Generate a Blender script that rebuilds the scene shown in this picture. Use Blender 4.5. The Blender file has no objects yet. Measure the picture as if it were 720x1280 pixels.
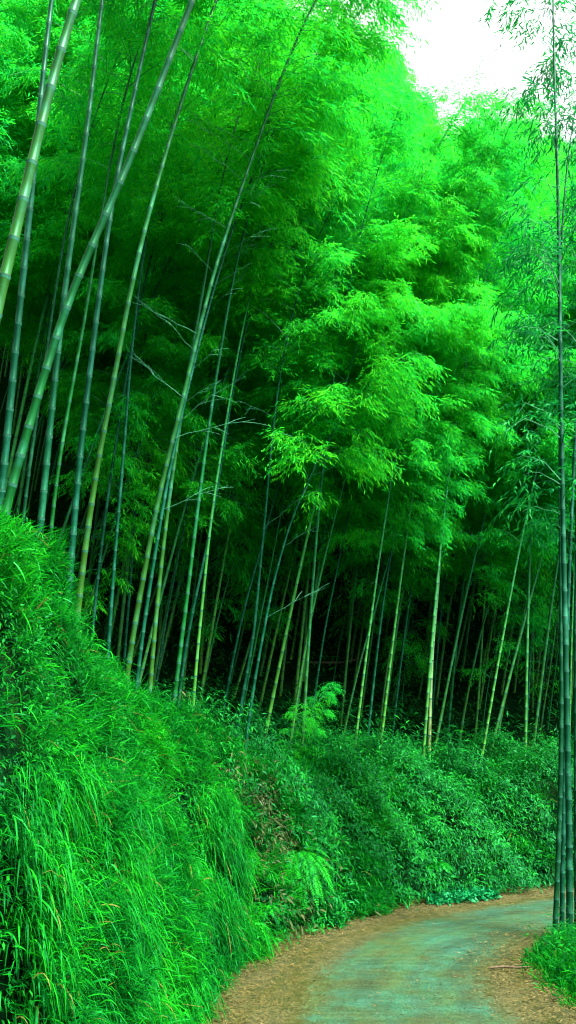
import bpy, math, random
import numpy as np
from math import radians as R, sin, cos, pi

random.seed(5)
rng = np.random.default_rng(11)
scene = bpy.context.scene
COL = scene.collection

# ------------------------------------------------------------------ camera
F = 1150.0                       # focal length in pixels of the 720x1280 frame
PITCH = math.atan(290 / F)
CAM = np.array([0.0, 0.0, 2.2])
cd = bpy.data.cameras.new('camera')
cam = bpy.data.objects.new('camera', cd)
COL.objects.link(cam)
cam.location = CAM
cam.rotation_euler = (R(90) + PITCH, 0, 0)
cd.sensor_fit = 'VERTICAL'
cd.sensor_height = 24
cd.lens = 24 * F / 1280
cd.clip_start = 0.05
cd.clip_end = 3000
scene.camera = cam
CP, SP = cos(PITCH), sin(PITCH)


def ray(px, py):
    v = -(py - 640) / F
    return np.array([(px - 360) / F, CP - SP * v, SP + CP * v])


def at(px, py, Y):
    """world point on the vertical plane y = Y that the photo shows at (px, py)"""
    r = ray(px, py)
    return CAM + r * (Y / r[1])


def project(p):
    d = np.asarray(p) - CAM
    f = d[..., 1] * CP + d[..., 2] * SP
    u = -d[..., 1] * SP + d[..., 2] * CP
    return 360 + F * d[..., 0] / f, 640 - F * u / f, f


# ------------------------------------------------------------------ materials
def new_mat(name):
    m = bpy.data.materials.new(name)
    m.use_nodes = True
    nt = m.node_tree
    for n in list(nt.nodes):
        nt.nodes.remove(n)
    out = nt.nodes.new('ShaderNodeOutputMaterial')
    return m, nt, out


def N(nt, kind, **kw):
    n = nt.nodes.new('ShaderNode' + kind)
    for k, v in kw.items():
        setattr(n, k, v)
    return n


def ramp(nt, fac, stops):
    n = N(nt, 'ValToRGB')
    el = n.color_ramp.elements
    while len(el) < len(stops):
        el.new(0.5)
    for e, (p, c) in zip(el, stops):
        e.position = p
        e.color = (*c, 1)
    if fac is not None:
        nt.links.new(fac, n.inputs['Fac'])
    return n


def noise(nt, scale, detail=3, rough=0.55, coord='Object', vec=None):
    n = N(nt, 'TexNoise')
    n.inputs['Scale'].default_value = scale
    n.inputs['Detail'].default_value = detail
    n.inputs['Roughness'].default_value = rough
    if vec is None:
        tc = N(nt, 'TexCoord')
        vec = tc.outputs[coord]
    nt.links.new(vec, n.inputs['Vector'])
    return n


def mixc(nt, fac, a, b, mode='MIX'):
    n = N(nt, 'Mix', data_type='RGBA', blend_type=mode)
    for idx, x in ((0, fac), (6, a), (7, b)):
        if isinstance(x, (int, float)):
            n.inputs[idx].default_value = x
        elif isinstance(x, tuple):
            n.inputs[idx].default_value = (*x, 1)
        else:
            nt.links.new(x, n.inputs[idx])
    return n.outputs[2]


def leaf_mat(name, dark, mid, light, trans=0.42, tint=(1.0, 1.0, 1.0), rough=0.5, spec=0.12, world_scale=0.5, gloss_tint=None, tstr=1.4, straw=0.0):
    """foliage: every blade its own tone, tones also drift from clump to clump"""
    m, nt, out = new_mat(name)
    g = N(nt, 'NewGeometry')
    nz = noise(nt, world_scale, 2, vec=g.outputs['Position'])
    oi = N(nt, 'ObjectInfo')
    a = N(nt, 'Math', operation='MULTIPLY'); a.inputs[1].default_value = 0.40
    nt.links.new(g.outputs['Random Per Island'], a.inputs[0])
    b = N(nt, 'Math', operation='MULTIPLY_ADD'); b.inputs[1].default_value = 0.65
    nt.links.new(nz.outputs['Fac'], b.inputs[0]); nt.links.new(a.outputs[0], b.inputs[2])
    c = N(nt, 'Math', operation='MULTIPLY_ADD'); c.inputs[1].default_value = 0.12
    nt.links.new(oi.outputs['Random'], c.inputs[0]); nt.links.new(b.outputs[0], c.inputs[2])
    cr = ramp(nt, c.outputs[0], [(0.25, dark), (0.6, mid), (0.95, light)])
    p = N(nt, 'BsdfPrincipled')
    colour = cr.outputs[0]
    if straw:                                  # a few withered blades
        gt = N(nt, 'Math', operation='LESS_THAN'); gt.inputs[1].default_value = straw
        nt.links.new(g.outputs['Random Per Island'], gt.inputs[0])
        colour = mixc(nt, gt.outputs[0], colour, (0.13, 0.13, 0.03))
    nt.links.new(colour, p.inputs['Base Color'])
    p.inputs['Roughness'].default_value = rough
    p.inputs['Specular IOR Level'].default_value = spec
    if gloss_tint:
        p.inputs['Specular Tint'].default_value = (*gloss_tint, 1)
    t = N(nt, 'BsdfTranslucent')
    tc = mixc(nt, 1.0, colour, tuple(tstr * x for x in tint), 'MULTIPLY')
    nt.links.new(tc, t.inputs['Color'])
    mx = N(nt, 'MixShader'); mx.inputs[0].default_value = trans
    nt.links.new(p.outputs[0], mx.inputs[1]); nt.links.new(t.outputs[0], mx.inputs[2])
    nt.links.new(mx.outputs[0], out.inputs['Surface'])
    return m


def culm_mat(name, low, high, rough=0.45, var=0.3, spec=0.2):
    m, nt, out = new_mat(name)
    tc = N(nt, 'TexCoord')
    sep = N(nt, 'SeparateXYZ'); nt.links.new(tc.outputs['Generated'], sep.inputs[0])
    cr = ramp(nt, sep.outputs['Z'], [(0.0, low), (0.45, high), (1.0, tuple(x * 0.8 for x in high))])
    mp = N(nt, 'Mapping'); mp.inputs['Scale'].default_value = (14, 14, 1.2)
    nt.links.new(tc.outputs['Object'], mp.inputs[0])
    nz = noise(nt, 1.0, 4, 0.6, vec=mp.outputs[0])
    v = ramp(nt, nz.outputs['Fac'], [(0.3, (1 - var,) * 3), (0.7, (1 + var,) * 3)])
    c1 = mixc(nt, 1.0, cr.outputs[0], v.outputs[0], 'MULTIPLY')
    # mottled waxy bloom and lichen patches
    nz2 = noise(nt, 2.3, 5, 0.7, vec=tc.outputs['Object'])
    f2 = ramp(nt, nz2.outputs['Fac'], [(0.5, (0, 0, 0)), (0.68, (1, 1, 1))])
    k = N(nt, 'Math', operation='MULTIPLY'); k.inputs[1].default_value = 0.35
    nt.links.new(f2.outputs[0], k.inputs[0])
    c2 = mixc(nt, k.outputs[0], c1, (0.03, 0.20, 0.13))
    oi = N(nt, 'ObjectInfo')
    ov = ramp(nt, oi.outputs['Random'], [(0.0, (0.6, 0.75, 0.85)), (0.5, (1, 1, 1)), (1.0, (1.4, 1.15, 0.75))])
    c3 = mixc(nt, 1.0, c2, ov.outputs[0], 'MULTIPLY')
    p = N(nt, 'BsdfPrincipled')
    nt.links.new(c3, p.inputs['Base Color'])
    p.inputs['Roughness'].default_value = rough
    p.inputs['Specular IOR Level'].default_value = spec
    p.inputs['Specular Tint'].default_value = (0.15, 1.0, 0.55, 1)
    nt.links.new(p.outputs[0], out.inputs['Surface'])
    return m


def plain_mat(name, c1, c2, scale=6, rough=0.8, spec=0.2, bump=0.0):
    m, nt, out = new_mat(name)
    nz = noise(nt, scale, 5, 0.65)
    cr = ramp(nt, nz.outputs['Fac'], [(0.35, c1), (0.65, c2)])
    p = N(nt, 'BsdfPrincipled')
    nt.links.new(cr.outputs[0], p.inputs['Base Color'])
    p.inputs['Roughness'].default_value = rough
    p.inputs['Specular IOR Level'].default_value = spec
    if bump:
        b = N(nt, 'Bump'); b.inputs['Strength'].default_value = bump
        nt.links.new(nz.outputs['Fac'], b.inputs['Height'])
        nt.links.new(b.outputs[0], p.inputs['Normal'])
    nt.links.new(p.outputs[0], out.inputs['Surface'])
    return m


GT = (0.1, 1.0, 0.4)
M = {}
M['crown'] = leaf_mat('bamboo_leaf', (0.003, 0.21, 0.050), (0.010, 0.37, 0.018), (0.075, 0.52, 0.010), trans=0.5, gloss_tint=GT, world_scale=0.35, tstr=1.5)
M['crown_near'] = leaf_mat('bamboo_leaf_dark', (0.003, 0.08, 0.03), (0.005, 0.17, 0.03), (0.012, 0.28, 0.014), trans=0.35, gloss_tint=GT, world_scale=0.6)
M['grass'] = leaf_mat('grass_blade', (0.001, 0.028, 0.005), (0.0015, 0.11, 0.007), (0.011, 0.29, 0.005), trans=0.4, gloss_tint=(0.05, 1, 0.35), world_scale=0.9, spec=0.15, rough=0.4, straw=0.010)
M['shrub'] = leaf_mat('shrub_leaf', (0.001, 0.02, 0.004), (0.002, 0.072, 0.009), (0.008, 0.21, 0.008), trans=0.25, gloss_tint=(0.05, 1, 0.4), world_scale=1.3, spec=0.15, rough=0.4)
M['teal_leaf'] = leaf_mat('teal_leaf', (0.002, 0.09, 0.018), (0.004, 0.15, 0.04), (0.008, 0.21, 0.06), trans=0.2, gloss_tint=(0.5, 1, 0.9))
M['lime_leaf'] = leaf_mat('lime_leaf', (0.004, 0.14, 0.008), (0.008, 0.24, 0.012), (0.02, 0.33, 0.012), trans=0.4, gloss_tint=GT)
M['dry'] = leaf_mat('dry_frond', (0.010, 0.035, 0.008), (0.032, 0.05, 0.012), (0.075, 0.085, 0.025), trans=0.2, spec=0.15)
M['litter'] = leaf_mat('fallen_leaf', (0.015, 0.015, 0.005), (0.06, 0.05, 0.013), (0.17, 0.13, 0.05), trans=0.1, spec=0.15, world_scale=2)
M['culm_mix'] = culm_mat('culm_green', (0.034, 0.14, 0.014), (0.012, 0.15, 0.05))
M['culm_teal'] = culm_mat('culm_bluegreen', (0.002, 0.042, 0.016), (0.002, 0.048, 0.023))
M['culm_green'] = culm_mat('culm_fresh_green', (0.003, 0.055, 0.005), (0.002, 0.058, 0.013))
M['culm_yellow'] = culm_mat('culm_yellow_green', (0.022, 0.075, 0.003), (0.005, 0.062, 0.011))
M['culm_dark'] = culm_mat('culm_dark_green', (0.0015, 0.024, 0.011), (0.002, 0.036, 0.02))  # darkest of the culm tones
M['culm_pale'] = culm_mat('culm_bleached', (0.15, 0.20, 0.05), (0.07, 0.20, 0.10))
M['band'] = plain_mat('node_bloom', (0.004, 0.075, 0.04), (0.010, 0.115, 0.065), 20, 0.7)
M['ring'] = plain_mat('node_ring', (0.006, 0.03, 0.02), (0.012, 0.06, 0.035), 20, 0.7)
M['twig'] = plain_mat('twig', (0.012, 0.12, 0.045), (0.03, 0.2, 0.09), 5, 0.6)
M['bark'] = plain_mat('dead_wood', (0.03, 0.02, 0.012), (0.08, 0.055, 0.03), 12, 0.9)

# ground: dark forest soil with litter
m, nt, out = new_mat('soil')
nzA = noise(nt, 3.0, 6, 0.7); nzB = noise(nt, 26, 5, 0.7)
cA = ramp(nt, nzA.outputs['Fac'], [(0.35, (0.001, 0.008, 0.003)), (0.5, (0.002, 0.018, 0.005)), (0.7, (0.008, 0.018, 0.005))])
cB = ramp(nt, nzB.outputs['Fac'], [(0.3, (0.5, 0.5, 0.5)), (0.7, (1.5, 1.4, 1.2))])
p = N(nt, 'BsdfPrincipled'); p.inputs['Roughness'].default_value = 0.95
p.inputs['Specular IOR Level'].default_value = 0.0
nt.links.new(mixc(nt, 1.0, cA.outputs[0], cB.outputs[0], 'MULTIPLY'), p.inputs['Base Color'])
b = N(nt, 'Bump'); b.inputs['Strength'].default_value = 0.8; b.inputs['Distance'].default_value = 0.05
nt.links.new(nzB.outputs['Fac'], b.inputs['Height']); nt.links.new(b.outputs[0], p.inputs['Normal'])
nt.links.new(p.outputs[0], out.inputs['Surface'])
M['soil'] = m


# ------------------------------------------------------------------ mesh helpers
def np_mesh(name, V, Q, mats, mi=None, smooth=False):
    V = np.ascontiguousarray(V, dtype=np.float32).reshape(-1, 3)
    Q = np.ascontiguousarray(Q, dtype=np.int32).reshape(-1, 4)
    me = bpy.data.meshes.new(name)
    me.vertices.add(len(V)); me.vertices.foreach_set('co', V.ravel())
    me.loops.add(Q.size); me.loops.foreach_set('vertex_index', Q.ravel())
    me.polygons.add(len(Q))
    me.polygons.foreach_set('loop_start', np.arange(0, Q.size, 4, dtype=np.int32))
    me.polygons.foreach_set('loop_total', np.full(len(Q), 4, dtype=np.int32))
    for mm in mats:
        me.materials.append(mm)
    if mi is not None:
        me.polygons.foreach_set('material_index', np.asarray(mi, dtype=np.int32))
    me.polygons.foreach_set('use_smooth', np.full(len(Q), bool(smooth)))
    me.update(calc_edges=True)
    return me


def link(name, me, parent=None, loc=None):
    o = bpy.data.objects.new(name, me)
    COL.objects.link(o)
    if parent is not None:
        o.parent = parent
    if loc is not None:
        o.location = loc
    return o


def tag(o, label=None, cat=None, group=None, kind=None):
    if label: o['label'] = label
    if cat: o['category'] = cat
    if group: o['group'] = group
    if kind: o['kind'] = kind
    return o


def unit(v):
    return v / (np.linalg.norm(v, axis=-1, keepdims=True) + 1e-9)


def rhomb(P, D, S, L, W, start=0, bend=None):
    """one leaf per row: base P, direction D, side S, length L, width W -> two folded quads drawn as one"""
    n = len(P)
    V = np.empty((n, 4, 3))
    V[:, 0] = P
    V[:, 1] = P + D * (L * 0.42)[:, None] + S * (W * 0.5)[:, None]
    V[:, 2] = P + D * L[:, None]
    V[:, 3] = P + D * (L * 0.42)[:, None] - S * (W * 0.5)[:, None]
    if bend is not None:
        V[:, 2] += bend
    Q = np.arange(n * 4).reshape(n, 4) + start
    return V.reshape(-1, 3), Q


def blades(P, D, S, L, W, droop, segs=4, prof=None):
    """curved ribbons; droop = how far gravity bends the tip, in lengths"""
    n = len(P)
    u = np.linspace(0, 1, segs + 1)
    prof = np.array(prof) if prof is not None else np.sin(np.clip(u * 0.86 + 0.14, 0, 1) * pi) ** 0.7 * 0.96 + 0.04
    V = np.empty((n, segs + 1, 2, 3))
    dn = np.array([0, 0, -1.0])
    for k in range(segs + 1):
        c = P + D * (L * u[k] * (1 - 0.25 * u[k] * np.minimum(droop, 1)))[:, None] + dn * (L * droop * u[k] ** 2)[:, None]
        w = S * (W * 0.5 * prof[k])[:, None]
        V[:, k, 0] = c - w
        V[:, k, 1] = c + w
    base = (np.arange(n) * (segs + 1) * 2)[:, None, None]
    k = np.arange(segs)[None, :, None] * 2
    Q = base + k + np.array([0, 1, 3, 2])[None, None, :]
    return V.reshape(-1, 3), Q.reshape(-1, 4)


def tubes(paths, radii, sides=3):
    """paths (B, P, 3), radii (B, P)"""
    B, Pn, _ = paths.shape
    T = unit(np.gradient(paths, axis=1))
    ref = np.where(np.abs(T[..., 2:3]) > 0.9, np.array([1.0, 0, 0]), np.array([0, 0, 1.0]))
    A = unit(np.cross(T, ref)); Bv = np.cross(T, A)
    ang = np.linspace(0, 2 * pi, sides, endpoint=False)
    V = paths[:, :, None, :] + radii[:, :, None, None] * (A[:, :, None, :] * np.cos(ang)[None, None, :, None] + Bv[:, :, None, :] * np.sin(ang)[None, None, :, None])
    b = (np.arange(B) * Pn * sides)[:, None, None]
    r = (np.arange(Pn - 1) * sides)[None, :, None]
    j = np.arange(sides)[None, None, :]
    j2 = (j + 1) % sides
    Q = np.stack([b + r + j, b + r + j2, b + r + sides + j2, b + r + sides + j], axis=-1)
    return V.reshape(-1, 3), Q.reshape(-1, 4)


def join(parts):
    """[(V, Q, material index)] -> V, Q, mi"""
    Vs, Qs, Ms, o = [], [], [], 0
    for V, Q, k in parts:
        Vs.append(V); Qs.append(Q + o); Ms.append(np.full(len(Q), k)); o += len(V)
    return np.concatenate(Vs), np.concatenate(Qs), np.concatenate(Ms)


def resample(P, n):
    P = np.asarray(P, float)
    s = np.r_[0, np.cumsum(np.linalg.norm(np.diff(P, axis=0), axis=1))]
    t = np.linspace(0, s[-1], n)
    return np.stack([np.interp(t, s, P[:, k]) for k in range(P.shape[1])], 1)


def smooth_path(P, n=60, it=40):
    Q = resample(P, n)
    for _ in range(it):
        Q[1:-1] = 0.25 * Q[:-2] + 0.5 * Q[1:-1] + 0.25 * Q[2:]
    return resample(Q, n)


# ------------------------------------------------------------------ terrain
EDGE = smooth_path([(-2.0, -14), (-1.7, -4), (-1.5, 0), (-1.3, 4), (-0.95, 8.24), (-0.68, 10.3), (-0.12, 11.9), (1.05, 13.4),
                    (2.4, 14.55), (4.2, 15.6), (7, 16.6), (11, 17.2), (18, 17.0), (30, 14), (60, 0)], 420, 25)
ES = np.r_[0, np.cumsum(np.linalg.norm(np.diff(EDGE, axis=0), axis=1))]
ES -= np.interp(0, EDGE[:200, 1], ES[:200])          # s = 0 beside the camera
ET = unit(np.gradient(EDGE, axis=0))
EN = np.stack([-ET[:, 1], ET[:, 0]], 1)              # to the left, up the bank


def edge_sd(x, y):
    """signed distance from the road's uphill edge (positive up the bank) and arc length"""
    x = np.atleast_1d(np.asarray(x, float)); y = np.atleast_1d(np.asarray(y, float))
    d = np.empty(x.shape); s = np.empty(x.shape)
    for a in range(0, len(x), 4000):
        dx = x[a:a + 4000, None] - EDGE[None, :, 0]; dy = y[a:a + 4000, None] - EDGE[None, :, 1]
        i = np.argmin(dx * dx + dy * dy, axis=1)
        k = np.arange(len(i))
        along = dx[k, i] * ET[i, 0] + dy[k, i] * ET[i, 1]
        side = dx[k, i] * EN[i, 0] + dy[k, i] * EN[i, 1]
        dist = np.sqrt(dx[k, i] ** 2 + dy[k, i] ** 2)
        dist = np.where(dist < 0.6, np.abs(side), dist)
        d[a:a + 4000] = np.sign(side) * dist
        s[a:a + 4000] = ES[i] + along
    return d, s


def fbm(x, y, f=1.0, seed=0):
    v = 0
    a = 1.0
    for k in range(4):
        c, sn = cos(1.3 * k + seed), sin(1.3 * k + seed)
        X = (x * c - y * sn) * f; Y = (x * sn + y * c) * f
        v = v + a * (np.sin(X + 1.7 * np.sin(Y * 0.7 + seed + k)) * np.cos(Y * 0.9 + 1.3 * np.sin(X * 0.6 + k)))
        a *= 0.5; f *= 2.1
    return v


HB = ([-20, 0, 7, 9, 10.5, 12.3, 14, 16, 19, 30, 60], [3.6, 3.6, 3.45, 2.95, 2.42, 1.80, 1.6, 1.35, 1.5, 1.7, 2.0])


def H_sd(s, d, x, y):
    hb = np.interp(s, *HB)
    u = np.clip((d - 0.02) / np.interp(s, [0, 10, 13], [1.35, 1.3, 0.9]), 0, 1)
    prof = np.sin(u * pi / 2) ** 0.85
    h = hb * prof * (1 + 0.06 * fbm(x, y, 1.1, 2))
    h = h + (0.11 * fbm(x, y, 2.6, 5) + 0.13 * fbm(x, y, 1.2, 8)) * np.clip(u * 3, 0, 1) * np.clip(2 - u, 0, 1)
    e = np.clip(d - 1.35, 0, None)
    ec = np.minimum(e, 30)
    ec = np.minimum(e, 24)
    h = h + 0.20 * np.minimum(e, 40) + 0.024 * ec * ec - 0.25 * np.clip(e - 40, 0, 60)
    h = h + 0.25 * fbm(x, y, 0.5, 1) * np.clip(e / 4, 0, 1)
    w = np.interp(s, [-20, 0, 8, 11, 14, 60], [3.8, 3.8, 3.5, 3.05, 2.75, 2.6])
    r = np.clip(-d - w, 0, None)
    h = h + np.where(d < 0, 0.10 * np.clip(r * 3, 0, 1) - 0.05 * np.clip(r - 2, 0, 60) + 0.03 * fbm(x, y, 1.5, 3) * np.clip(r, 0, 1), 0)
    return h


def H(x, y):
    d, s = edge_sd(x, y)
    return H_sd(s, d, np.atleast_1d(x), np.atleast_1d(y))


def graded(a, b, step, lo, hi):
    m_ = list(np.arange(a, b + 1e-6, step))
    g = step; v = a
    left = []
    while v > lo:
        g *= 1.22; v -= g; left.append(v)
    g = step; v = m_[-1]
    right = []
    while v < hi:
        g *= 1.22; v += g; right.append(v)
    return np.array(left[::-1] + m_ + right)


gx = graded(-5, 9, 0.11, -500, 500)
gy = graded(-2, 21, 0.11, -400, 700)
GX, GY = np.meshgrid(gx, gy)
GZ = H(GX.ravel(), GY.ravel())
nx, ny = len(gx), len(gy)
I = (np.arange(ny - 1)[:, None] * nx + np.arange(nx - 1)[None, :])
GQ = np.stack([I, I + 1, I + nx + 1, I + nx], -1).reshape(-1, 4)
ground = link('ground', np_mesh('ground', np.stack([GX.ravel(), GY.ravel(), GZ], 1), GQ, [M['soil']], smooth=True))
tag(ground, kind='structure')

# ---- road: worn green-grey concrete between two litter-covered verges, one sheet
m, nt, out = new_mat('track')
uv = N(nt, 'UVMap'); sep = N(nt, 'SeparateXYZ'); nt.links.new(uv.outputs[0], sep.inputs[0])
tc = N(nt, 'TexCoord')
n1 = noise(nt, 1.3, 6, 0.65, vec=tc.outputs['Object'])
n2 = noise(nt, 45, 5, 0.75, vec=tc.outputs['Object'])
n3 = noise(nt, 7, 5, 0.7, vec=tc.outputs['Object'])
mp = N(nt, 'Mapping'); mp.inputs['Scale'].default_value = (1.4, 4.5, 1); mp.inputs['Rotation'].default_value = (0, 0, 0.2)
nt.links.new(tc.outputs['Object'], mp.inputs[0])
n4 = noise(nt, 2.2, 5, 0.65, vec=mp.outputs[0])
# distance in metres from the verge line; uv.x = distance into the paving from its nearer edge
j = N(nt, 'Math', operation='MULTIPLY_ADD'); j.inputs[1].default_value = 0.9; j.inputs[2].default_value = -0.45
nt.links.new(n3.outputs['Fac'], j.inputs[0])
a0 = N(nt, 'Math', operation='ADD'); nt.links.new(sep.outputs['X'], a0.inputs[0]); nt.links.new(j.outputs[0], a0.inputs[1])
j2 = N(nt, 'Math', operation='MULTIPLY_ADD'); j2.inputs[1].default_value = 0.30; j2.inputs[2].default_value = -0.15
nt.links.new(n2.outputs['Fac'], j2.inputs[0])
a1 = N(nt, 'Math', operation='ADD'); nt.links.new(a0.outputs[0], a1.inputs[0]); nt.links.new(j2.outputs[0], a1.inputs[1])
k = N(nt, 'MapRange'); k.inputs[1].default_value = -0.12; k.inputs[2].default_value = 0.16
nt.links.new(a1.outputs[0], k.inputs[0])
conc = ramp(nt, n1.outputs['Fac'], [(0.34, (0.085, 0.12, 0.055)), (0.46, (0.065, 0.145, 0.09)), (0.54, (0.055, 0.165, 0.125)), (0.66, (0.05, 0.20, 0.19))])
grit = ramp(nt, n2.outputs['Fac'], [(0.3, (0.45, 0.5, 0.5)), (0.5, (1, 1, 1)), (0.72, (1.7, 1.6, 1.5))])
conc2 = mixc(nt, 1.0, conc.outputs[0], grit.outputs[0], 'MULTIPLY')
sy = N(nt, 'SeparateXYZ'); nt.links.new(tc.outputs['Object'], sy.inputs[0])
cv = N(nt, 'CombineXYZ')
for src_, k0, i0 in ((sep.outputs['Y'], 3.2, 0), (sy.outputs['Y'], 0.5, 1)):
    mm_ = N(nt, 'Math', operation='MULTIPLY'); mm_.inputs[1].default_value = k0
    nt.links.new(src_, mm_.inputs[0]); nt.links.new(mm_.outputs[0], cv.inputs[i0])
n5 = noise(nt, 1.0, 4, 0.6, vec=cv.outputs[0])
lane = ramp(nt, n5.outputs['Fac'], [(0.36, (0.55, 0.6, 0.52)), (0.5, (1, 1, 1)), (0.64, (1.5, 1.4, 1.45))])
wet = ramp(nt, n4.outputs['Fac'], [(0.38, (0.6, 0.62, 0.5)), (0.62, (1.25, 1.2, 1.25))])
conc3 = mixc(nt, 0.9, mixc(nt, 0.6, conc2, wet.outputs[0], 'MULTIPLY'), lane.outputs[0], 'MULTIPLY')
damp = ramp(nt, n5.outputs['Fac'], [(0.4, (0.85,) * 3), (0.6, (0.38,) * 3)])
lit = ramp(nt, n2.outputs['Fac'], [(0.30, (0.02, 0.03, 0.015)), (0.45, (0.08, 0.085, 0.035)), (0.58, (0.17, 0.15, 0.065)), (0.75, (0.40, 0.36, 0.22))])
litv = ramp(nt, n3.outputs['Fac'], [(0.35, (0.5, 0.68, 0.55)), (0.5, (0.95, 0.95, 0.9)), (0.65, (1.35, 1.15, 1.1))])
lit2 = mixc(nt, 1.0, lit.outputs[0], litv.outputs[0], 'MULTIPLY')
p = N(nt, 'BsdfPrincipled'); p.inputs['Roughness'].default_value = 0.75
p.inputs['Specular IOR Level'].default_value = 0.15
nt.links.new(mixc(nt, 1.0, mixc(nt, k.outputs[0], lit2, conc3), (0.31, 0.33, 0.21), "MULTIPLY"), p.inputs['Base Color'])
nt.links.new(damp.outputs[0], p.inputs['Roughness'])
b = N(nt, 'Bump'); b.inputs['Strength'].default_value = 0.7; b.inputs['Distance'].default_value = 0.02
nt.links.new(n2.outputs['Fac'], b.inputs['Height']); nt.links.new(b.outputs[0], p.inputs['Normal'])
nt.links.new(p.outputs[0], out.inputs['Surface'])
M['track'] = m

sel = np.where((ES > -12) & (ES < 40))[0]
cols = 34
RV, RU = [], []
RW = ([-20, 0, 8, 11, 14, 60], [3.8, 3.8, 3.5, 3.05, 2.75, 2.6])
for i in sel:
    w = np.interp(ES[i], *RW) + 0.25
    lo = np.interp(ES[i], [0, 8, 11, 14, 60], [1.08, 1.08, 1.08, 0.95, 0.7])
    hi = np.interp(ES[i], [0, 8, 9.5, 12, 14, 60], [0.55, 0.62, 0.75, 0.35, 0.3, 0.3])
    for c in range(cols + 1):
        q = -0.05 + (w + 0.05) * c / cols
        p2 = EDGE[i] - EN[i] * q
        lump = 0.012 * fbm(p2[0], p2[1], 3.0, 7)
        edge_l = 0.03 * max(0, 1 - q / 0.5)
        RV.append((p2[0], p2[1], 0.016 + max(0, lump) + edge_l))
        RU.append((min(q - lo, (w - 0.25 - hi) - q), q))
RV = np.array(RV); rn = len(sel)
I = (np.arange(rn - 1)[:, None] * (cols + 1) + np.arange(cols)[None, :])
RQ = np.stack([I, I + 1, I + cols + 2, I + cols + 1], -1).reshape(-1, 4)[:, ::-1]
rme = np_mesh('road', RV, RQ, [M['track']], smooth=True)
ul = rme.uv_layers.new(name='UVMap')
ul.data.foreach_set('uv', np.array(RU, dtype=np.float32)[RQ.ravel()].ravel())
road = link('road', rme); tag(road, kind='structure')


# ------------------------------------------------------------------ bamboo
def culm_mesh(path, r0, mat, r1f=0.22, sides=10, node0=0.27, phase=0.0):
    """hollow-jointed stem: raised rings and a pale band under every joint"""
    path = np.asarray(path, float)
    s = np.r_[0, np.cumsum(np.linalg.norm(np.diff(path, axis=0), axis=1))]
    Lt = s[-1]
    stops, kinds, mul = [], [], []
    t = 0.02 + phase
    while t < Lt - 0.05:
        f = t / Lt
        gap = node0 * (0.75 + 1.0 * math.sin(min(f * 1.5, 1) * pi) ** 1.0 * 0.55 + 0.12 * random.random())
        stops += [t, t + 0.007, t + 0.016, t + gap * 0.5, t + gap - 0.020]
        mul += [1.09, 1.11, 0.985, 0.97, 0.985]
        kinds += [2, 0, 0, 0, 1]
        t += gap
    stops = np.array(stops); stops = stops[stops < Lt]
    mul = np.array(mul)[:len(stops)]; kinds = np.array(kinds)[:len(stops)]
    C = np.stack([np.interp(stops, s, path[:, k]) for k in range(3)], 1)
    f = stops / Lt
    rad = r0 * (1 - (1 - r1f) * f ** 1.25) * mul
    V, Q = tubes(C[None], rad[None], sides)
    mi = np.repeat(kinds[:-1], sides)
    return np_mesh('culm', V, Q, [mat, M['band'], M['ring']], mi, smooth=True)


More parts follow.
